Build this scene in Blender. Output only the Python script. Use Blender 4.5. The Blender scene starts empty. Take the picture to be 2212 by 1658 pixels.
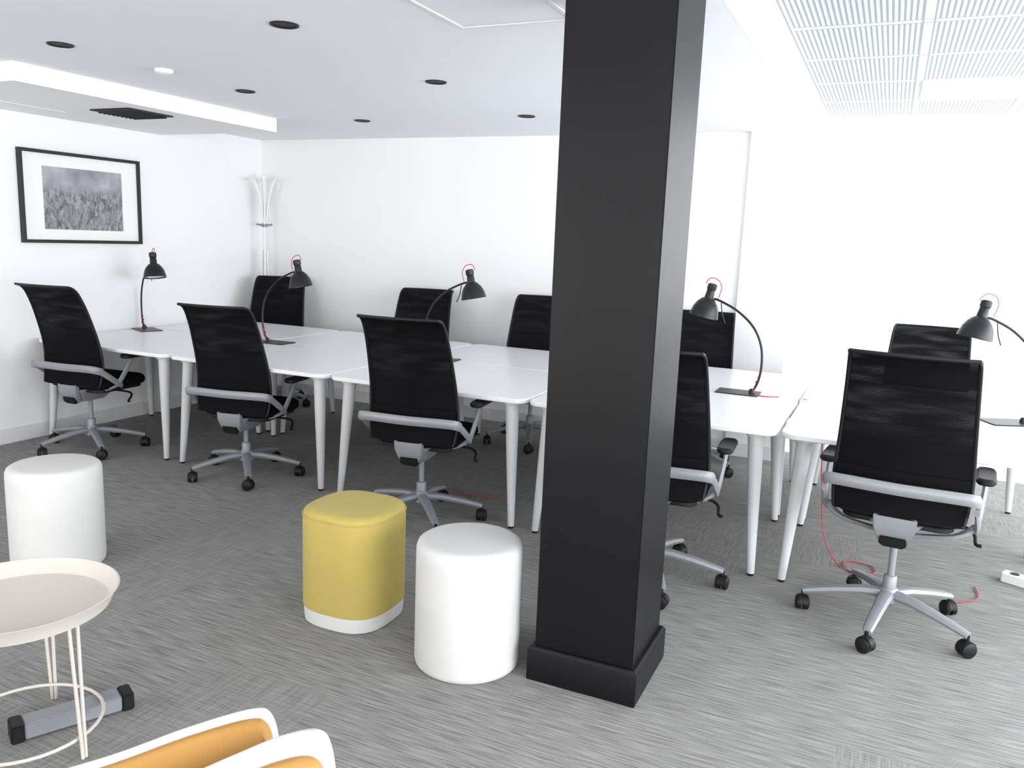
import bpy, bmesh, math, random
from mathutils import Matrix, Vector
random.seed(4)
D=bpy.data; COL=bpy.context.collection
pi=math.pi
# ---------------------------------------------------------------- materials
def mat(name,col,rough=.5,metal=0,var=.06,scale=20,bump=0,bscale=200,spec=.5,sheen=0,emis=None,estr=0):
    m=D.materials.new(name); m.use_nodes=True; nt=m.node_tree; N=nt.nodes; L=nt.links
    p=N['Principled BSDF']; p.inputs['Roughness'].default_value=rough; p.inputs['Metallic'].default_value=metal
    p.inputs['Specular IOR Level'].default_value=spec
    if sheen: p.inputs['Sheen Weight'].default_value=sheen
    tc=N.new('ShaderNodeTexCoord'); nz=N.new('ShaderNodeTexNoise'); nz.inputs['Scale'].default_value=scale; nz.inputs['Detail'].default_value=3
    L.new(tc.outputs['Object'],nz.inputs['Vector'])
    mx=N.new('ShaderNodeMixRGB'); mx.inputs[1].default_value=tuple(c*(1-var) for c in col[:3])+(1,); mx.inputs[2].default_value=tuple(min(1,c*(1+var)) for c in col[:3])+(1,)
    L.new(nz.outputs['Fac'],mx.inputs[0]); L.new(mx.outputs[0],p.inputs['Base Color'])
    if emis: 
        p.inputs['Emission Color'].default_value=emis; p.inputs['Emission Strength'].default_value=estr
    if bump:
        n2=N.new('ShaderNodeTexNoise'); n2.inputs['Scale'].default_value=bscale; n2.inputs['Detail'].default_value=2; L.new(tc.outputs['Object'],n2.inputs['Vector'])
        b=N.new('ShaderNodeBump'); b.inputs['Strength'].default_value=bump; b.inputs['Distance'].default_value=.002
        L.new(n2.outputs['Fac'],b.inputs['Height']); L.new(b.outputs[0],p.inputs['Normal'])
    return m
M_wall=mat('wall_paint',(.88,.88,.88,1),.7,0,.015,3,.1,300)
M_ceil=mat('ceiling_paint',(.85,.86,.90,1),.8,0,.015,2)
M_trim=mat('trim_paint',(.8,.8,.81,1),.45,0,.02,4)
M_black=mat('column_paint',(.004,.004,.005,1),.4,0,.15,8,.12,150,.26)
M_desk=mat('desk_laminate',(.84,.84,.85,1),.28,0,.01,5)
M_leg=mat('desk_leg_paint',(.56,.57,.58,1),.4,0,.03,10)
M_alu=mat('brushed_aluminium',(.26,.27,.29,1),.42,.15,.06,40)
M_plast=mat('black_plastic',(.008,.008,.009,1),.5,0,.2,30,spec=.3)
M_fab=mat('black_seat_fabric',(.005,.005,.006,1),.9,0,.3,200,.4,600,.1)
M_lamp=mat('lamp_black_metal',(.012,.013,.014,1),.38,0,.1,30,spec=.35)
M_white=mat('white_plastic',(.82,.82,.81,1),.35,0,.01,6)
M_red=mat('red_cable',(.5,.025,.045,1),.5,0,.1,50)
M_stool=mat('white_stool_leatherette',(.66,.655,.64,1),.62,0,.06,7,.2,90)
M_yel=mat('yellow_felt',(.50,.40,.11,1),.85,0,.06,30,.35,500,.2,.1)
M_cream=mat('cream_powder_coat',(.60,.56,.505,1),.45,0,.02,8)
M_orange=mat('mustard_upholstery',(.42,.215,.05,1),.7,0,.05,40,.3,400)
M_shell=mat('white_leather',(.78,.77,.76,1),.45,0,.02,12)
M_mat=mat('picture_mat_board',(.88,.88,.87,1),.8,0,.01,5)
M_frame=mat('picture_frame_black',(.01,.01,.01,1),.4,0,.1,20)
M_blind=mat('sunlit_window_blind',(.9,.9,.9,1),.8,0,.01,5,emis=(.97,.98,1,1),estr=1.05)
M_panel=mat('light_diffuser',(.9,.9,.9,1),.6,0,.01,5,emis=(1,1,1,1),estr=.25)

def nmath(nt,op,a,b=None):
    n=nt.nodes.new('ShaderNodeMath'); n.operation=op
    for i,v in enumerate((a,b)):
        if v is None: continue
        if isinstance(v,(int,float)): n.inputs[i].default_value=v
        else: nt.links.new(v,n.inputs[i])
    return n.outputs[0]
def stripes_mat():
    m=D.materials.new('ribbed_ceiling_tile'); m.use_nodes=True; nt=m.node_tree; N=nt.nodes; L=nt.links; p=N['Principled BSDF']; p.inputs['Roughness'].default_value=.9; p.inputs['Specular IOR Level'].default_value=.05
    tc=N.new('ShaderNodeTexCoord'); sp=N.new('ShaderNodeSeparateXYZ'); L.new(tc.outputs['Object'],sp.inputs[0])
    M=lambda op,a,b=None:nmath(nt,op,a,b)
    s=M('SINE',M('MULTIPLY',sp.outputs['X'],2*pi/.021))
    rib=M('GREATER_THAN',s,.25)
    fx=M('ABSOLUTE',M('SUBTRACT',M('FRACT',M('MULTIPLY',M('ADD',sp.outputs['X'],10*.55-.03),1/.55)),.5))
    fy=M('ABSOLUTE',M('SUBTRACT',M('FRACT',M('MULTIPLY',M('ADD',sp.outputs['Y'],-6.3+20*.62),1/.62)),.5))
    g=M('MAXIMUM',M('GREATER_THAN',fx,.465),M('GREATER_THAN',fy,.465))
    ribm=M('MULTIPLY',rib,M('SUBTRACT',1,g))
    gap=M('MAXIMUM',M('LESS_THAN',M('ABSOLUTE',M('SUBTRACT',fx,.462)),.006),M('LESS_THAN',M('ABSOLUTE',M('SUBTRACT',fy,.462)),.006))
    gg=M('MAXIMUM',ribm,gap)
    mx=N.new('ShaderNodeMixRGB'); mx.inputs[1].default_value=(.66,.67,.68,1); mx.inputs[2].default_value=(.36,.38,.40,1); L.new(gg,mx.inputs[0])
    L.new(mx.outputs[0],p.inputs['Base Color']); return m
M_tile=stripes_mat()

def carpet():
    m=D.materials.new('striped_carpet_tiles'); m.use_nodes=True; nt=m.node_tree; N=nt.nodes; L=nt.links; p=N['Principled BSDF']; p.inputs['Roughness'].default_value=.95; p.inputs['Specular IOR Level'].default_value=.12
    tc=N.new('ShaderNodeTexCoord')
    def noise(scale3,det=1.0):
        mp=N.new('ShaderNodeMapping'); mp.inputs['Scale'].default_value=scale3; L.new(tc.outputs['Object'],mp.inputs[0])
        n=N.new('ShaderNodeTexNoise'); n.inputs['Scale'].default_value=1; n.inputs['Detail'].default_value=det; n.inputs['Roughness'].default_value=.5; L.new(mp.outputs[0],n.inputs['Vector']); return n.outputs['Fac']
    a=noise((7,150,1)); b=noise((150,7,1))
    sc=N.new('ShaderNodeVectorMath'); sc.operation='SCALE'; sc.inputs['Scale'].default_value=2.0; L.new(tc.outputs['Object'],sc.inputs[0])
    fl=N.new('ShaderNodeVectorMath'); fl.operation='FLOOR'; L.new(sc.outputs[0],fl.inputs[0])
    wn=N.new('ShaderNodeTexWhiteNoise'); wn.noise_dimensions='2D'; L.new(fl.outputs[0],wn.inputs['Vector'])
    sel=nmath(nt,'MULTIPLY',nmath(nt,'GREATER_THAN',wn.outputs['Value'],.62),.5)
    mx=N.new('ShaderNodeMixRGB'); L.new(sel,mx.inputs[0]); L.new(a,mx.inputs[1]); L.new(b,mx.inputs[2])
    f=noise((330,330,1),1)
    mx2=N.new('ShaderNodeMixRGB'); mx2.inputs[0].default_value=.35; L.new(mx.outputs[0],mx2.inputs[1]); L.new(f,mx2.inputs[2])
    cr=N.new('ShaderNodeValToRGB'); e=cr.color_ramp.elements; e[0].position=.31; e[0].color=(.14,.137,.13,1); e[1].position=.69; e[1].color=(.37,.365,.355,1)
    L.new(mx2.outputs[0],cr.inputs[0]); L.new(cr.outputs[0],p.inputs['Base Color'])
    bp=N.new('ShaderNodeBump'); bp.inputs['Strength'].default_value=.4; bp.inputs['Distance'].default_value=.004; L.new(mx2.outputs[0],bp.inputs['Height']); L.new(bp.outputs[0],p.inputs['Normal'])
    return m
M_floor=carpet()

def meshfab():
    m=D.materials.new('black_mesh_fabric'); m.use_nodes=True; nt=m.node_tree; N=nt.nodes; L=nt.links; p=N['Principled BSDF']
    p.inputs['Base Color'].default_value=(.004,.004,.005,1); p.inputs['Roughness'].default_value=.8; p.inputs['Specular IOR Level'].default_value=.1
    tc=N.new('ShaderNodeTexCoord'); mp=N.new('ShaderNodeMapping'); mp.inputs['Scale'].default_value=(4,4,24); L.new(tc.outputs['Object'],mp.inputs[0])
    n=N.new('ShaderNodeTexNoise'); n.inputs['Scale'].default_value=1; n.inputs['Detail'].default_value=1; n.inputs['Distortion'].default_value=.25; L.new(mp.outputs[0],n.inputs['Vector'])
    r=N.new('ShaderNodeMapRange'); r.inputs['From Min'].default_value=.36; r.inputs['From Max'].default_value=.72; r.inputs['To Min'].default_value=0.01; r.inputs['To Max'].default_value=.27; L.new(n.outputs['Fac'],r.inputs['Value'])
    sp=N.new('ShaderNodeSeparateXYZ'); L.new(tc.outputs['Object'],sp.inputs[0])
    z=N.new('ShaderNodeMapRange'); z.inputs['From Min'].default_value=.70; z.inputs['From Max'].default_value=.80; z.inputs['To Min'].default_value=.02; L.new(sp.outputs['Z'],z.inputs['Value'])
    s=nmath(nt,'SINE',nmath(nt,'MULTIPLY',sp.outputs['Z'],2*pi/.0075))
    s2=N.new('ShaderNodeMapRange'); s2.inputs['From Min'].default_value=-1; s2.inputs['To Min'].default_value=.2; L.new(s,s2.inputs['Value'])
    b=nmath(nt,'MULTIPLY',nmath(nt,'MULTIPLY',r.outputs[0],z.outputs[0]),s2.outputs[0])
    t=N.new('ShaderNodeBsdfTransparent'); mx=N.new('ShaderNodeMixShader'); L.new(b,mx.inputs[0]); L.new(p.outputs[0],mx.inputs[1]); L.new(t.outputs[0],mx.inputs[2])
    L.new(mx.outputs[0],N['Material Output'].inputs[0]); return m
M_mesh=meshfab()

def printmat():
    m=D.materials.new('hazy_greyscale_print'); m.use_nodes=True; nt=m.node_tree; N=nt.nodes; L=nt.links; p=N['Principled BSDF']; p.inputs['Roughness'].default_value=.5
    tc=N.new('ShaderNodeTexCoord'); sp=N.new('ShaderNodeSeparateXYZ'); L.new(tc.outputs['Object'],sp.inputs[0])
    mp=N.new('ShaderNodeMapping'); mp.inputs['Scale'].default_value=(1,60,26); L.new(tc.outputs['Object'],mp.inputs[0])
    v=N.new('ShaderNodeTexVoronoi'); v.distance='CHEBYCHEV'; v.inputs['Scale'].default_value=1; L.new(mp.outputs[0],v.inputs['Vector'])
    bw=N.new('ShaderNodeRGBToBW'); L.new(v.outputs['Color'],bw.inputs[0])
    nz=N.new('ShaderNodeTexNoise'); nz.inputs['Scale'].default_value=60; nz.inputs['Detail'].default_value=4; L.new(tc.outputs['Object'],nz.inputs['Vector'])
    c1=N.new('ShaderNodeMixRGB'); c1.inputs[0].default_value=.4; L.new(bw.outputs[0],c1.inputs[1]); L.new(nz.outputs['Fac'],c1.inputs[2])
    city=N.new('ShaderNodeValToRGB'); e=city.color_ramp.elements; e[0].position=.2; e[0].color=(.08,.08,.085,1); e[1].position=.75; e[1].color=(.36,.36,.38,1); L.new(c1.outputs[0],city.inputs[0])
    n2=N.new('ShaderNodeTexNoise'); n2.inputs['Scale'].default_value=8; L.new(tc.outputs['Object'],n2.inputs['Vector'])
    sky=N.new('ShaderNodeValToRGB'); e=sky.color_ramp.elements; e[0].position=.3; e[0].color=(.24,.24,.27,1); e[1].position=.7; e[1].color=(.44,.44,.48,1); L.new(n2.outputs['Fac'],sky.inputs[0])
    r=N.new('ShaderNodeMapRange'); r.inputs['From Min'].default_value=.02; r.inputs['From Max'].default_value=.1; L.new(sp.outputs['Z'],r.inputs['Value'])
    mx=N.new('ShaderNodeMixRGB'); L.new(r.outputs[0],mx.inputs[0]); L.new(city.outputs[0],mx.inputs[1]); L.new(sky.outputs[0],mx.inputs[2])
    L.new(mx.outputs[0],p.inputs['Base Color']); return m
M_print=printmat()
# ---------------------------------------------------------------- geometry helpers
def rings(bm,R,closed=False,cap=True):
    V=[[bm.verts.new(c) for c in r] for r in R]
    n=len(V[0]); k=len(V)
    for i in range(k if closed else k-1):
        a=V[i]; b=V[(i+1)%k]
        for j in range(n):
            try: bm.faces.new((a[j],a[(j+1)%n],b[(j+1)%n],b[j]))
            except ValueError: pass
    if cap and not closed:
        bm.faces.new(V[0][::-1]); bm.faces.new(V[-1])
def circ(r,z,n=32,cx=0,cy=0): return [(cx+r*math.cos(2*pi*i/n),cy+r*math.sin(2*pi*i/n),z) for i in range(n)]
def lathe(bm,prof,n=32,cx=0,cy=0,cap=True): rings(bm,[circ(max(r,.0005),z,n,cx,cy) for r,z in prof],cap=cap)
def rrect(w,d,r,z,cx=0,cy=0,n=6):
    P=[]
    for (sx,sy,a0) in ((1,1,0),(-1,1,90),(-1,-1,180),(1,-1,270)):
        for i in range(n+1):
            a=math.radians(a0+90*i/n); P.append((cx+sx*(w/2-r)+r*math.cos(a),cy+sy*(d/2-r)+r*math.sin(a),z))
    return P
def slab(bm,w,d,r,z0,z1,b=.003,cx=0,cy=0,n=6):
    rings(bm,[rrect(w-2*b,d-2*b,max(r-b,.0005),z0,cx,cy,n),rrect(w,d,r,z0+b,cx,cy,n),rrect(w,d,r,z1-b,cx,cy,n),rrect(w-2*b,d-2*b,max(r-b,.0005),z1,cx,cy,n)])
def superell(w,d,e,z,n=64):
    P=[]
    for i in range(n):
        a=2*pi*i/n; c=math.cos(a); s=math.sin(a)
        P.append((w/2*math.copysign(abs(c)**(2/e),c),d/2*math.copysign(abs(s)**(2/e),s),z))
    return P
def catmull(P,sub=6):
    P=[Vector(p) for p in P]; out=[]
    for i in range(len(P)-1):
        p0=P[max(i-1,0)];p1=P[i];p2=P[i+1];p3=P[min(i+2,len(P)-1)]
        for j in range(sub):
            t=j/sub; out.append(.5*((2*p1)+(-p0+p2)*t+(2*p0-5*p1+4*p2-p3)*t*t+(-p0+3*p1-3*p2+p3)*t**3))
    out.append(P[-1]); return out
def sweep(bm,P,rad,n=8,up=(0,0,1),closed=False):
    P=[Vector(p) for p in P]; k=len(P); R=[]; up=Vector(up)
    for i in range(k):
        if closed: t=P[(i+1)%k]-P[i-1]
        else: t=P[min(i+1,k-1)]-P[max(i-1,0)]
        t.normalize(); s=t.cross(up)
        if s.length<.05: s=t.cross(Vector((1,0,.01)))
        s.normalize(); u=s.cross(t)
        r=rad(i/(k-1)) if callable(rad) else rad
        if not isinstance(r,tuple): r=(r,r)
        R.append([P[i]+s*(r[0]*math.cos(2*pi*j/n))+u*(r[1]*math.sin(2*pi*j/n)) for j in range(n)])
    rings(bm,R,closed)
def box(bm,x0,x1,y0,y1,z0,z1):
    rings(bm,[[(x0,y0,z0),(x1,y0,z0),(x1,y1,z0),(x0,y1,z0)],[(x0,y0,z1),(x1,y0,z1),(x1,y1,z1),(x0,y1,z1)]])
def mk(name,fn,material,parent=None,loc=(0,0,0),rot=(0,0,0),smooth=True,bevel=0,ang=40):
    bm=bmesh.new(); fn(bm)
    bmesh.ops.recalc_face_normals(bm,faces=bm.faces)
    if bevel: bmesh.ops.bevel(bm,geom=[e for e in bm.edges if len(e.link_faces)==2 and e.calc_face_angle()>.6],offset=bevel,segments=2,affect='EDGES',clamp_overlap=True)
    me=D.meshes.new(name); bm.to_mesh(me); bm.free(); me.materials.append(material)
    if smooth:
        me.polygons.foreach_set('use_smooth',[True]*len(me.polygons)); me.set_sharp_from_angle(angle=math.radians(ang))
    o=D.objects.new(name,me); COL.objects.link(o); o.location=loc; o.rotation_euler=rot
    if parent: o.parent=parent
    return o
def empty(name,loc=(0,0,0),rz=0):
    o=D.objects.new(name,None); o.empty_display_size=.1; COL.objects.link(o); o.location=loc; o.rotation_euler=(0,0,rz); return o
def tag(o,label,cat,group=None):
    o['label']=label; o['category']=cat
    if group: o['group']=group
    return o
def struct(o): o['kind']='structure'; return o
def dup(o,parent=None):
    c=o.copy(); COL.objects.link(c)
    if parent: c.parent=parent
    for k in o.children: dup(k,c)
    return c
# ---------------------------------------------------------------- room
XL,YB,ZC,ZS,XE,ZH=-5.266,5.967,2.267,2.17,-.594,2.40
XR,YR,YW=3.1,-2.2,6.3
sb=lambda *a:(lambda bm:box(bm,*a))
struct(mk('floor',sb(XL-.2,XR+.2,YR-.2,YW+.3,-.1,0),M_floor,smooth=False))
struct(mk('wall_left',sb(XL-.15,XL,YR-.1,YB+.1,0,2.6),M_wall,smooth=False))
struct(mk('wall_back',sb(XL-.1,-.965,YB,YB+.4,0,2.6),M_wall,smooth=False))
struct(mk('wall_pier',sb(-.965,-.615,YB-.04,YB+.4,0,2.6),M_wall,smooth=False))
struct(mk('wall_rear',sb(XL-.1,XR+.1,YR-.15,YR,0,2.6),M_wall,smooth=False))
def wr(bm):
    box(bm,XR,XR+.15,YR,YW,0,.35); box(bm,XR,XR+.15,YR,YW,2.3,2.6)
    for y0,y1 in ((YR,-1.4),(1.2,1.5),(3.7,4.0),(6.1,YW)): box(bm,XR,XR+.15,y0,y1,.35,2.3)
struct(mk('wall_right',wr,M_wall,smooth=False))
struct(mk('ceiling',sb(XL-.1,XE,YR-.1,YW+.1,ZC,2.6),M_ceil,smooth=False))
struct(mk('ceiling',sb(XE+.001,XR+.1,YR-.1,YW+.1,ZH,2.6),M_tile,smooth=False))
struct(mk('trim_1',sb(XE+.013,XE+.075,YR,YW,ZH-.01,ZH-.0005),M_wall,smooth=False))
struct(mk('trim_2',sb(XE+.001,XE+.012,YR,YW,ZC,ZH-.0005),M_wall,smooth=False))
struct(mk('ceiling',sb(XL+.001,-4.12,2.87,4.83,ZS,ZC-.0005),M_wall,smooth=False))
# window wall with sunlit blinds
struct(mk('window_1',sb(-.614,1.2,YW-.03,YW,0.0,ZH-.001),M_blind,smooth=False))
struct(mk('window_2',sb(1.24,XR,YW-.03,YW,0.0,ZH-.001),M_blind,smooth=False))
struct(mk('trim_3',sb(1.2,1.24,YW-.05,YW,0,ZH-.001),M_wall,smooth=False))
struct(mk('baseboard_left',sb(XL,XL+.014,YR,YB,0,.1),M_trim,smooth=False,bevel=.002))
struct(mk('baseboard_back',sb(XL+.014,-.965,YB-.014,YB,0,.1),M_trim,smooth=False,bevel=.002))
struct(mk('baseboard_pier',sb(-.979,-.601,YB-.054,YB-.04,0,.1),M_trim,smooth=False,bevel=.002))
def hatch(bm):
    for a in ((-1.59,-1.575,1.9,2.92),(-1.14,-1.125,1.9,2.92),(-1.575,-1.14,2.905,2.92)): box(bm,*a,ZC-.005,ZC-.0003)
struct(mk('trim_4',hatch,M_trim,smooth=False))
struct(mk('trim_5',sb(-4.93,-4.9,3.3,3.75,ZS-.004,ZS-.0003),M_trim,smooth=False))
cord=empty('blind_cord',(-.585,YW-.12,0)); tag(cord,'thin white pull cords hanging beside the bright window','blind cord')
mk('cord',lambda bm:sweep(bm,[(0,0,.7),(0,0,2.38)],.004,6),M_trim,cord)
mk('cord',lambda bm:sweep(bm,[(.035,0,.72),(.035,0,2.38)],.003,6),M_trim,cord)
# ---------------------------------------------------------------- column
col=empty('column',(-.7955,2.5855,0)); tag(col,'square black painted structural column with black skirting at its foot','column')
mk('shaft',lambda bm:box(bm,-.1715,.1715,-.1715,.1715,.1,ZC-.001),M_black,col,bevel=.003)
mk('skirting',lambda bm:rings(bm,[[(sx*w,sy*w,z) for sx,sy in ((-1,-1),(1,-1),(1,1),(-1,1))] for w,z in ((.1915,0),(.1915,.11),(.184,.122))]),M_black,col,bevel=.002)
# ---------------------------------------------------------------- ceiling fittings
proto=None
for x in (-3.517,-2.244):
    for y in (2.681,3.857,5.024):
        if proto is None:
            o=empty('downlight',(x,y,ZC))
            mk('trim_ring',lambda bm:rings(bm,[circ(.056,-.0003),circ(.056,-.005),circ(.049,-.006),circ(.046,-.001)],cap=False),M_plast,o)
            mk('reflector',lambda bm:lathe(bm,[(.048,-.0005),(.047,-.0015)]),M_plast,o)
            proto=o
        else:
            o=dup(proto); o.location=(x,y,ZC)
        tag(o,'round black recessed downlight in the white ceiling','downlight','recessed ceiling downlights')
o=empty('smoke_detector',(-3.5,3.25,ZC)); tag(o,'small white round smoke detector on the ceiling','smoke detector')
mk('housing',lambda bm:lathe(bm,[(.046,0),(.046,-.010),(.04,-.018),(.025,-.024),(.001,-.025)]),M_white,o)
v=empty('ceiling_vent',(-4.44,3.86,ZS)); tag(v,'square black ceiling air vent with slats in the lowered soffit','air vent')
def vf(bm):
    for a in ((-.17,.17,-.17,-.145),(-.17,.17,.145,.17),(-.17,-.145,-.145,.145),(.145,.17,-.145,.145)): box(bm,*a,-.008,0)
mk('vent_frame',vf,M_plast,v,bevel=.001)
def vs(bm):
    for i in range(9):
        y=-.13+i*.0325; rings(bm,[[(-.145,y-.012,-.002),(.145,y-.012,-.002),(.145,y+.008,-.02),(-.145,y+.008,-.02)],[(-.145,y-.010,.0),(.145,y-.010,.0),(.145,y+.010,-.018),(-.145,y+.010,-.018)]])
mk('slats',vs,M_plast,v,smooth=False)
mk('plenum',lambda bm:box(bm,-.145,.145,-.145,.145,-.001,-.0002),M_plast,v)
l=empty('ceiling_light',(.305,5.37,ZH)); tag(l,'flush rectangular ceiling light panel set into the ribbed tiles','ceiling light')
mk('light_frame',lambda bm:[box(bm,*a,-.01,-.0003) for a in ((-.26,.26,-.3,-.275),(-.26,.26,.275,.3),(-.26,-.24,-.275,.275),(.24,.26,-.275,.275))],M_white,l,smooth=False)
mk('diffuser',lambda bm:box(bm,-.24,.24,-.275,.275,-.006,-.0003),M_panel,l,smooth=False)
# ---------------------------------------------------------------- picture
pic=empty('framed_picture',(XL,4.125,1.64)); tag(pic,'black framed greyscale print with white mat on the wall','picture')
W2,H2=.4775,.3075
def fr(bm):
    t=.022
    for a in ((-W2,W2,-H2,-H2+t),(-W2,W2,H2-t,H2),(-W2,-W2+t,-H2+t,H2-t),(W2-t,W2,-H2+t,H2-t)): box(bm,0,.03,*a)
mk('frame',fr,M_frame,pic,smooth=False)
mk('mat_board',lambda bm:box(bm,.003,.012,-W2+.022,W2-.022,-H2+.022,H2-.022),M_mat,pic,smooth=False)
mk('print',lambda bm:box(bm,.012,.014,-.31,.32,-.215,.205),M_print,pic,smooth=False)
# ---------------------------------------------------------------- desks
B0,WD=-4.025,1.218; HD=.691
desk=empty('desk')
dd=.94
mk('desktop',lambda bm:slab(bm,WD-.012,dd,.07,HD-.024,HD,.004),M_desk,desk)
def legmesh(sx,sy):
    def f(bm):
        top=Vector((sx*(WD/2-.105),sy*(dd/2-.085),HD-.045)); bot=Vector((sx*(WD/2-.068),sy*(dd/2-.045),.012))
        prof=[(0,.036),(.3,.031),(.65,.024),(1,.017)]
        R=[[(top.lerp(bot,t).x+r*math.cos(2*pi*i/20),top.lerp(bot,t).y+r*math.sin(2*pi*i/20),top.lerp(bot,t).z) for i in range(20)] for t,r in prof]
        rings(bm,[circ(.045,HD-.025,20,top.x,top.y),circ(.045,HD-.042,20,top.x,top.y)]+R)
    return f
def footmesh(sx,sy):
    return lambda bm:lathe(bm,[(.014,0),(.015,.012)],16,sx*(WD/2-.068),sy*(dd/2-.045))
for sx in (-1,1):
    for sy in (-1,1):
        lg=mk('leg',legmesh(sx,sy),M_leg,desk)
        fo=mk('foot',footmesh(sx,sy),M_plast,lg); fo['label']='black rubber foot'
def uf(bm):
    for y in (-.12,.12): box(bm,-WD/2+.1,WD/2-.1,y-.015,y+.015,HD-.06,HD-.024)
    for x in (-WD/2+.14,WD/2-.14): box(bm,x-.015,x+.015,-dd/2+.12,dd/2-.12,HD-.05,HD-.024)
mk('underframe',uf,M_leg,desk,bevel=.002)
first=True
for row,(yc) in enumerate((3.675+.47,4.622+.47)):
    for k in range(-1,4):
        o=desk if first else dup(desk); first=False
        o.location=(B0+WD*(k+.5),yc,0)
        tag(o,'white office desk with rounded corners and tapered legs','desk','white desks pushed together in two rows')
        if row==1: o.scale=(1,.93,1); o.location.y=4.622+.437+.004
# ---------------------------------------------------------------- office chair
ch=empty('office_chair')
def seatf(bm):
    R=[]
    for z,i in ((.405,.03),(.412,.008),(.43,0),(.452,.004),(.466,.02),(.472,.05)):
        R.append(rrect(.46-2*i,.44-2*i,.09-i*.5,z,0,.08,8))
    rings(bm,R)
mk('seat',seatf,M_fab,ch)
prof=[(.435,-.165,.228),(.50,-.150,.236),(.56,-.142,.240),(.63,-.144,.238),(.72,-.160,.232),(.82,-.190,.226),(.92,-.226,.220),(.99,-.258,.216),(1.035,-.285,.213),(1.062,-.316,.210),(1.072,-.350,.208)]
PR=catmull(prof,4)
def backpt(x,s): 
    z,y,w=s; return (x*w,y+.028*(x*x)-.0,z)
def backf(bm):
    n=14
    xs=[-1+2*i/n for i in range(n+1)]
    R=[]
    for s in PR:
        f=[Vector(backpt(x,s))+Vector((0,.003,0)) for x in xs]; b=[Vector(backpt(x,s))-Vector((0,.003,0)) for x in xs[::-1]]
        R.append(f+b)
    rings(bm,R)
bk=mk('backrest',backf,M_mesh,ch)
def bfr(bm):
    P=[backpt(-1,s) for s in PR]+[backpt(-1+2*i/10,PR[-1]) for i in range(1,10)]+[backpt(1,s) for s in PR[::-1]]+[backpt(1-2*i/10,PR[0]) for i in range(1,10)]
    sweep(bm,P,.008,8,up=(0,1,.2),closed=True)
mk('back_frame',bfr,M_plast,bk)
def lumb(bm):
    xs=[-1+2*i/14 for i in range(15)]; R=[]
    for s in [p for p in PR if p[0]<.62]:
        f=[Vector(backpt(x*.97,s))+Vector((0,-.004,0)) for x in xs]; b=[Vector(backpt(x*.97,s))-Vector((0,.014,0)) for x in xs[::-1]]
        R.append(f+b)
    rings(bm,R)
mk('lumbar_pad',lumb,M_fab,bk)
mk('back_bar',lambda bm:sweep(bm,catmull([(-.265,-.15,.538),(-.256,-.198,.556),(-.19,-.212,.56),(0,-.218,.558),(.19,-.212,.56),(.256,-.198,.556),(.265,-.15,.538)],4),(.012,.024),10),M_alu,ch)
def brk(sx):
    def f(bm):
        sweep(bm,catmull([(sx*.265,-.165,.546),(sx*.272,-.10,.50),(sx*.275,-.03,.45),(sx*.262,.01,.43)],4),(.010,.019),8)
        sweep(bm,catmull([(sx*.273,-.03,.445),(sx*.280,.01,.50),(sx*.285,.06,.57),(sx*.285,.09,.615)],4),(.010,.017),8)
        sweep(bm,catmull([(sx*.265,-.01,.44),(sx*.2,-.05,.405),(sx*.06,-.05,.38)],4),(.018,.010),8)
    return f
def pad(sx): return lambda bm:(slab(bm,.07,.23,.03,.608,.635,.008,sx*.285,.115))
for sx in (-1,1):
    a=mk('armrest',brk(sx),M_alu,ch)
    p=mk('arm_pad',pad(sx),M_plast,a); p['label']='black plastic arm pad'
def mech(bm):
    rings(bm,[rrect(.09,.18,.03,.315,0,0),rrect(.13,.25,.03,.35,0,0),rrect(.16,.29,.03,.385,0,0),rrect(.2,.32,.03,.405,0,.02)])
mc=mk('seat_mechanism',mech,M_alu,ch,bevel=.003)
mk('rear_shield',lambda bm:rings(bm,[[(-w,y,z),(w,y,z),(w,y+.03,z),(-w,y+.03,z)] for w,y,z in ((.045,-.135,.315),(.06,-.158,.34),(.074,-.178,.39),(.078,-.18,.44))]),M_alu,mc,bevel=.004)
mk('shield_insert',lambda bm:rings(bm,[[(-w,y,z),(w,y,z),(w,y+.02,z),(-w,y+.02,z)] for w,y,z in ((.035,-.150,.308),(.05,-.166,.325),(.046,-.175,.355))]),M_plast,mc,bevel=.003)
mk('lever',lambda bm:sweep(bm,catmull([(.08,.08,.375),(.22,.1,.37),(.27,.08,.355),(.28,.04,.325),(.30,.03,.325)],3),.007,8),M_plast,mc)
mk('lever',lambda bm:sweep(bm,catmull([(-.08,.1,.375),(-.2,.1,.372),(-.26,.09,.36)],3),.007,8),M_plast,mc)
mk('seat_pan',lambda bm:slab(bm,.40,.38,.06,.385,.408,.004,0,.08),M_plast,ch)
def lift(bm):
    lathe(bm,[(.026,.14),(.026,.2),(.022,.205),(.014,.206),(.014,.33)],20)
mk('gas_lift',lift,M_alu,ch)
def star(bm):
    lathe(bm,[(.03,.085),(.045,.10),(.043,.135),(.03,.155)],24)
    for i in range(5):
        a=2*pi*i/5; c,s=math.cos(a),math.sin(a)
        P=[(r*c,r*s,z) for r,z in ((.02,.128),(.1,.126),(.2,.110),(.28,.093),(.325,.082))]
        sweep(bm,P,lambda t:(.030-.012*t,.022-.009*t),8)
st=mk('star_base',star,M_alu,ch)
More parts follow.
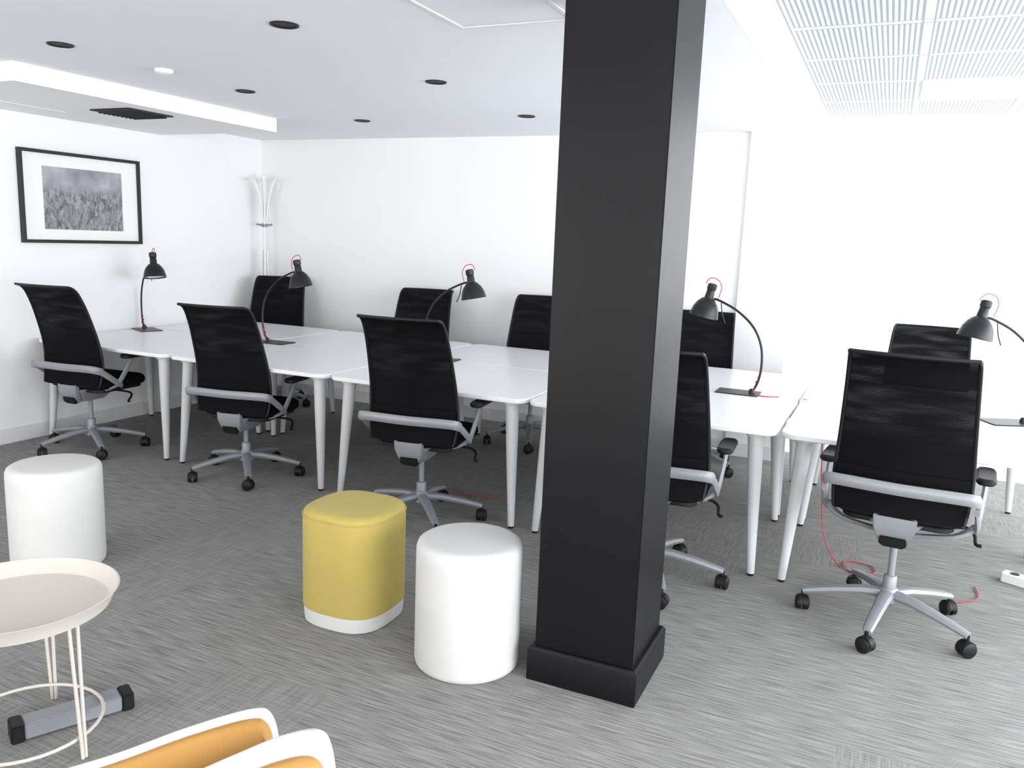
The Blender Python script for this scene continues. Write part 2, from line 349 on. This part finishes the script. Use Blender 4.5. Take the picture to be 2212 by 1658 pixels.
def castor(bm):
    for sx in (-1,1):
        R=[[(sx*x,r*math.cos(2*pi*i/20),.03+r*math.sin(2*pi*i/20)) for i in range(20)] for x,r in ((.006,.02),(.006,.0295),(.022,.030),(.027,.023))]
        rings(bm,R)
    rings(bm,[[(x,(.033)*math.cos(pi*i/12),.031+.033*math.sin(pi*i/12)) for i in range(13)]+[(x,.024*math.cos(pi*i/12),.030+.024*math.sin(pi*i/12)) for i in range(12,-1,-1)] for x in (-.016,-.005,.005,.016)])
    lathe(bm,[(.008,.05),(.008,.085)],12)
c0=None
for i in range(5):
    a=2*pi*i/5
    if c0 is None: c=c0=mk('castor',castor,M_plast,st)
    else: c=c0.copy(); COL.objects.link(c); c.parent=st
    c.location=(.322*math.cos(a),.322*math.sin(a),0); c.rotation_euler=(0,0,a+random.uniform(-.6,1.2))
for c in st.children: c['label']='black twin-wheel castor'
UP=('seat','backrest','back_bar','armrest','seat_mechanism','seat_pan')
chairs=[(-4.71,3.67,5,43,.02),(-3.45,3.74,10,26,-.02),(-2.13,3.60,7,26,.02),(-.85,3.465,3,6,.0),(.13,3.50,-5,42,.06),
        (-4.74,5.47,180+24,10,0),(-3.32,5.46,180+12,30,-.02),(-2.31,5.45,180+8,5,-.01),(-1.13,5.45,180+5,50,-.04),(.25,5.42,180-4,20,-.03)]
pool=[ch]+[dup(ch) for _ in chairs[1:]]
for o,(x,y,r,sa,dz) in zip(pool,chairs):
    o.location=(x,y,0); o.rotation_euler=(0,0,math.radians(r))
    for k in o.children:
        n=k.name.split('.')[0]
        if n in UP: k.location.z=min(dz,.02) if n=='armrest' else dz
        if n=='star_base': k.rotation_euler=(0,0,math.radians(sa-r))
    tag(o,'black mesh-back swivel office chair with grey metal frame and castors','office chair','office chairs around the desks')
# ---------------------------------------------------------------- desk lamps
def lamp(x,y,dirdeg,tilt=-12):
    o=empty('desk_lamp',(x,y,HD),math.radians(dirdeg))  # arm reaches local +X
    mk('base',lambda bm:slab(bm,.23,.16,.004,0,.006,.001,-.0,0,3),M_lamp,o)
    P=catmull([(-.07,0,.005),(-.10,0,.07),(-.112,0,.16),(-.10,0,.27),(-.05,0,.37),(.04,0,.45),(.14,0,.50),(.175,0,.508)],5)
    mk('stem',lambda bm:sweep(bm,P,.0065,8,up=(0,1,0)),M_lamp,o)
    mk('stem_socket',lambda bm:lathe(bm,[(.014,.006),(.014,.02),(.007,.03)],16,-.07,0),M_lamp,o)
    sh=mk('lamp_shade',lambda bm:rings(bm,[circ(r,z,36) for r,z in ((.018,.062),(.022,.055),(.024,.03),(.025,.012),(.038,.004),(.057,-.018),(.070,-.045),(.078,-.08),(.080,-.092),(.078,-.092),(.075,-.078),(.066,-.045),(.053,-.02),(.03,-.004),(.001,-.002))],cap=True),M_lamp,o,loc=(.205,0,.50),rot=(0,math.radians(tilt),0))
    ln=mk('shade_lining',lambda bm:rings(bm,[circ(r,z,36) for r,z in ((.0745,-.083),(.0735,-.072),(.0650,-.047),(.052,-.022),(.03,-.0055),(.001,-.004))],cap=False),M_white,sh)
    ln['label']='white painted shade lining'
    mk('socket_cap',lambda bm:lathe(bm,[(.024,.058),(.026,.064),(.026,.088),(.018,.094),(.001,.095)],20),M_lamp,sh)
    mk('bulb',lambda bm:lathe(bm,[(.012,-.01),(.014,-.03),(.024,-.05),(.022,-.07),(.001,-.08)],16),M_white,sh)
    mk('switch_rod',lambda bm:(sweep(bm,catmull([(.13,.012,.49),(.12,.014,.43),(.1,.014,.38)],3),.003,6)),M_lamp,o)
    cd=mk('power_cord',lambda bm:sweep(bm,catmull([(.225,0,.590),(.20,.01,.622),(.155,.012,.612),(.135,.01,.57),(.15,.006,.515)],5),.0024,6,up=(0,1,0)),M_red,o)
    cd['label']='thin red power cord'
    cd=mk('power_cord',lambda bm:sweep(bm,catmull([(-.095,.008,.10),(-.104,-.008,.085),(-.09,.008,.07),(-.097,-.008,.05),(-.08,.012,.03),(-.1,.03,.004),(-.16,.05,.004),(-.22,.02,.004)],4),.0028,6,up=(0,1,0)),M_red,o)
    cd['label']='thin red power cord'
    tag(o,'black desk lamp with arched stem, bell shade and red cord','desk lamp','desk lamps along the desks')
    return o
lamp(-5.11,4.50,-24); lamp(-3.92,4.56,2); lamp(-2.60,4.6,5); lamp(-.70,4.60,180); lamp(.60,4.58,205)
# ---------------------------------------------------------------- stools
def round_stool(x,y,lab):
    o=empty('stool',(x,y,0)); tag(o,lab,'stool','round white stools')
    mk('body',lambda bm:lathe(bm,[(.178,0),(.184,.006),(.187,.02),(.187,.40),(.186,.425),(.180,.440),(.168,.448),(.15,.451),(.001,.452)],64),M_stool,o,ang=60)
round_stool(-1.23,2.42,'white cylindrical upholstered stool beside the black column')
round_stool(-3.20,2.30,'white cylindrical upholstered stool on the grey carpet')
o=empty('stool',(-1.785,2.52,0)); tag(o,'yellow felt stool with rounded square plan and white base band','stool')
def yb(bm):
    R=[(.352,.062),(.356,.07),(.356,.40),(.354,.425),(.344,.441),(.322,.449),(.28,.452),(.01,.453)]
    rings(bm,[superell(w,w,2.9,z) for w,z in R])
mk('cushion_body',yb,M_yel,o,ang=60)
mk('top_seam',lambda bm:sweep(bm,[Vector(p) for p in superell(.356,.356,2.9,.428,64)],.003,6,closed=True),M_yel,o)
b=mk('base_band',lambda bm:rings(bm,[superell(w,w,2.9,z) for w,z in ((.330,0),(.343,.006),(.348,.03),(.350,.062))]),M_stool,o); b['label']='white base band'
# ---------------------------------------------------------------- tray table
t=empty('tray_table',(-2.12,1.39,0)); tag(t,'round cream metal tray side table on thin rod legs','side table')
mk('tray',lambda bm:rings(bm,[circ(r,z,72) for r,z in ((.001,.405),(.225,.405),(.236,.41),(.254,.450),(.260,.455),(.255,.456),(.249,.450),(.230,.414),(.222,.411),(.001,.411))],cap=False),M_cream,t)
def tl(a,k):
    def f(bm):
        c,s=math.cos(a),math.sin(a); q=Vector((-s,c,0))
        sweep(bm,[Vector((.20*c,.20*s,.405))+q*.014*k,Vector((.215*c,.215*s,.004))+q*.005*k],.005,8)
    return f
for i in range(3):
    for k in (-1,1): mk('leg',tl(math.radians(5+120*i),k),M_cream,t)
mk('brace',lambda bm:sweep(bm,[(.2*math.cos(a),.2*math.sin(a),.06) for a in [math.radians(5+10*i) for i in range(36)]],.005,8,closed=True),M_cream,t)
# ---------------------------------------------------------------- power strips
pw=empty('power_strip',(-2.09,1.515,0),math.atan2(.26,.13)); tag(pw,'silver aluminium floor rail with black plastic end caps','power strip')
mk('housing',lambda bm:box(bm,-.13,.13,-.033,.033,.006,.052),M_alu,pw,bevel=.003)
for s in (-1,1): mk('end_cap',lambda bm:box(bm,min(s*.13,s*.165),max(s*.13,s*.165),-.035,.035,0,.055),M_plast,pw,bevel=.004)
w=empty('power_strip',(.78,4.2,0),math.radians(-25)); tag(w,'white plastic power strip with sockets lying on the carpet','power strip')
mk('housing',lambda bm:slab(bm,.34,.06,.01,0,.045,.004),M_white,w)
for i in range(5): mk('socket',lambda bm:lathe(bm,[(.02,.045),(.02,.0465),(.017,.0465),(.016,.0455)],20,-.12+.06*i,0),M_plast,w)
def cable(P,lab):
    o=mk('cable',lambda bm:sweep(bm,catmull(P,6),.0025,6),M_red,ang=80); tag(o,lab,'cable'); return o
cable([(-.22,4.2,.62),(-.2,4.15,.4),(-.16,4.12,.12),(-.08,4.05,.005),(0,3.98,.005),(.08,4.03,.005),(.06,4.12,.005),(-.05,4.12,.005),(-.03,4.0,.005),(.12,3.95,.005)],'tangled red power cable hanging to the carpet')
cable([(.50,4.1,.005),(.5,3.95,.005),(.4,3.85,.005),(.36,3.8,.005)],'thin red power cable trailing on the carpet')
cable([(-2.25,4.2,.006),(-2.15,4.08,.005),(-2.0,4.1,.005),(-1.9,4.17,.005)],'thin red power cable trailing on the carpet')
# ---------------------------------------------------------------- coat stand
c=empty('coat_stand',(-5.105,5.81,0)); tag(c,'white coat stand with curved hooks in the room corner','coat stand')
mk('pole',lambda bm:lathe(bm,[(.014,.25),(.014,1.9),(.018,1.91),(.018,1.95),(.001,1.955)],16),M_white,c)
for i in range(4):
    a=math.radians(45+90*i); C=lambda r,z:(r*math.cos(a),r*math.sin(a),z)
    mk('leg',lambda bm:sweep(bm,catmull([C(.02,1.3),C(.03,.9),C(.05,.5),C(.08,.2),C(.12,.012)],4),.009,8),M_white,c)
for i in range(6):
    a=math.radians(20+60*i); C=lambda r,z:(r*math.cos(a),r*math.sin(a),z)
    mk('hook',lambda bm:sweep(bm,catmull([C(.015,1.55),C(.04,1.72),C(.08,1.86),C(.12,1.92),C(.145,1.90)],4),.007,8),M_white,c)
mk('collar',lambda bm:lathe(bm,[(.022,1.50),(.022,1.53)],16),M_alu,c)
for a in (0.4,1.97,3.54,5.1): mk('peg',lambda bm:sweep(bm,[(.02*math.cos(a),.02*math.sin(a),1.515),(.07*math.cos(a),.07*math.sin(a),1.525)],.008,8),M_alu,c)
# ---------------------------------------------------------------- lounge chair (mustard and white)
A=empty('armchair',(-1.0,.62,0)); tag(A,'white shell lounge chair with mustard yellow upholstered inner faces','armchair')
def lobe(P,n,off,th,zdrop,zb=.34):
    def f(bm):
        R=[]
        Q=catmull(P,6)
        for q in Q:
            x=q.x+n[0]*off; y=q.y+n[1]*off; zt=max(q.z-zdrop,zb+.02); h=th/2; e=min(h*.9,.02)
            prof=[(-h,zb),(-h,zt-e),(-h*.6,zt-e*.25),(0,zt),(h*.6,zt-e*.25),(h,zt-e),(h,zb)]
            R.append([(x+n[0]*a-(-1.0),y+n[1]*a-.62,z) for a,z in prof])
        rings(bm,R)
    return f
n=Vector((.38,-.925,0)).normalized()
far=[(-.815,.945,.60),(-.817,.944,.67),(-.828,.94,.716),(-.86,.93,.720),(-.96,.893,.678),(-1.10,.837,.610),(-1.3,.75,.535),(-1.45,.68,.50)]
near=[(-.672,.90,.62),(-.675,.899,.70),(-.69,.893,.752),(-.74,.872,.745),(-.83,.84,.695),(-.96,.79,.62),(-1.15,.72,.54),(-1.35,.63,.48)]
mk('back_shell',lobe(far,n,0,.022,0),M_shell,A)
mk('back_upholstery',lobe(far,n,.020,.026,.007),M_orange,A)
mk('arm_shell',lobe(near,n,0,.042,0),M_shell,A)
mk('arm_upholstery',lobe(near,n,.032,.024,.022),M_orange,A)
mk('seat',lambda bm:slab(bm,.56,.5,.1,.32,.42,.03,-.1,-.05),M_orange,A,rot=(0,0,math.radians(22)))
for sx in (-1,1):
    for sy in (-1,1):
        mk('leg',lambda bm:sweep(bm,[(-.1+sx*.2,-.05+sy*.17,.33),(-.1+sx*.24,-.05+sy*.21,.0)],lambda t:.016-.006*t,10),M_shell,A,rot=(0,0,math.radians(22)))
# ---------------------------------------------------------------- lights
def area(name,loc,rot,sx,sy,e,colr=(1,1,1)):
    l=D.lights.new(name,'AREA'); l.shape='RECTANGLE'; l.size=sx; l.size_y=sy; l.energy=e; l.color=colr
    o=D.objects.new(name,l); COL.objects.link(o); o.location=loc; o.rotation_euler=[math.radians(a) for a in rot]; return o
area('window_daylight_right',(XR-.02,2.35,1.32),(90,0,90),7.4,1.9,400,(.93,.96,1))
area('window_daylight_rear',(-4.2,YR+.05,1.3),(94,0,0),1.8,1.9,85,(1,.98,.96))  # added fill from behind the camera; the rear wall has no window
area('window_daylight_rear',(.7,YR+.05,1.3),(94,0,0),3.4,1.9,130,(1,.98,.96))  # second added fill, spaced apart so the column front doesn't mirror it
w_=D.worlds.new('World'); bpy.context.scene.world=w_; w_.use_nodes=True; w_.node_tree.nodes['Background'].inputs[0].default_value=(.9,.95,1,1); w_.node_tree.nodes['Background'].inputs[1].default_value=1
# ---------------------------------------------------------------- camera
cam=D.objects.new('camera',D.cameras.new('camera')); COL.objects.link(cam); bpy.context.scene.camera=cam
cam.data.sensor_width=36; cam.data.lens=36*1767.1/2212; cam.data.clip_start=.02
cam.matrix_world=Matrix.Translation((0,0,1.48))@(Matrix.Rotation(math.radians(24.3362),4,'Z')@Matrix.Rotation(math.radians(90-10.0148),4,'X')@Matrix.Rotation(math.radians(2.2739),4,'Z'))
try: bpy.context.scene.view_settings.view_transform='Standard'
except Exception: pass
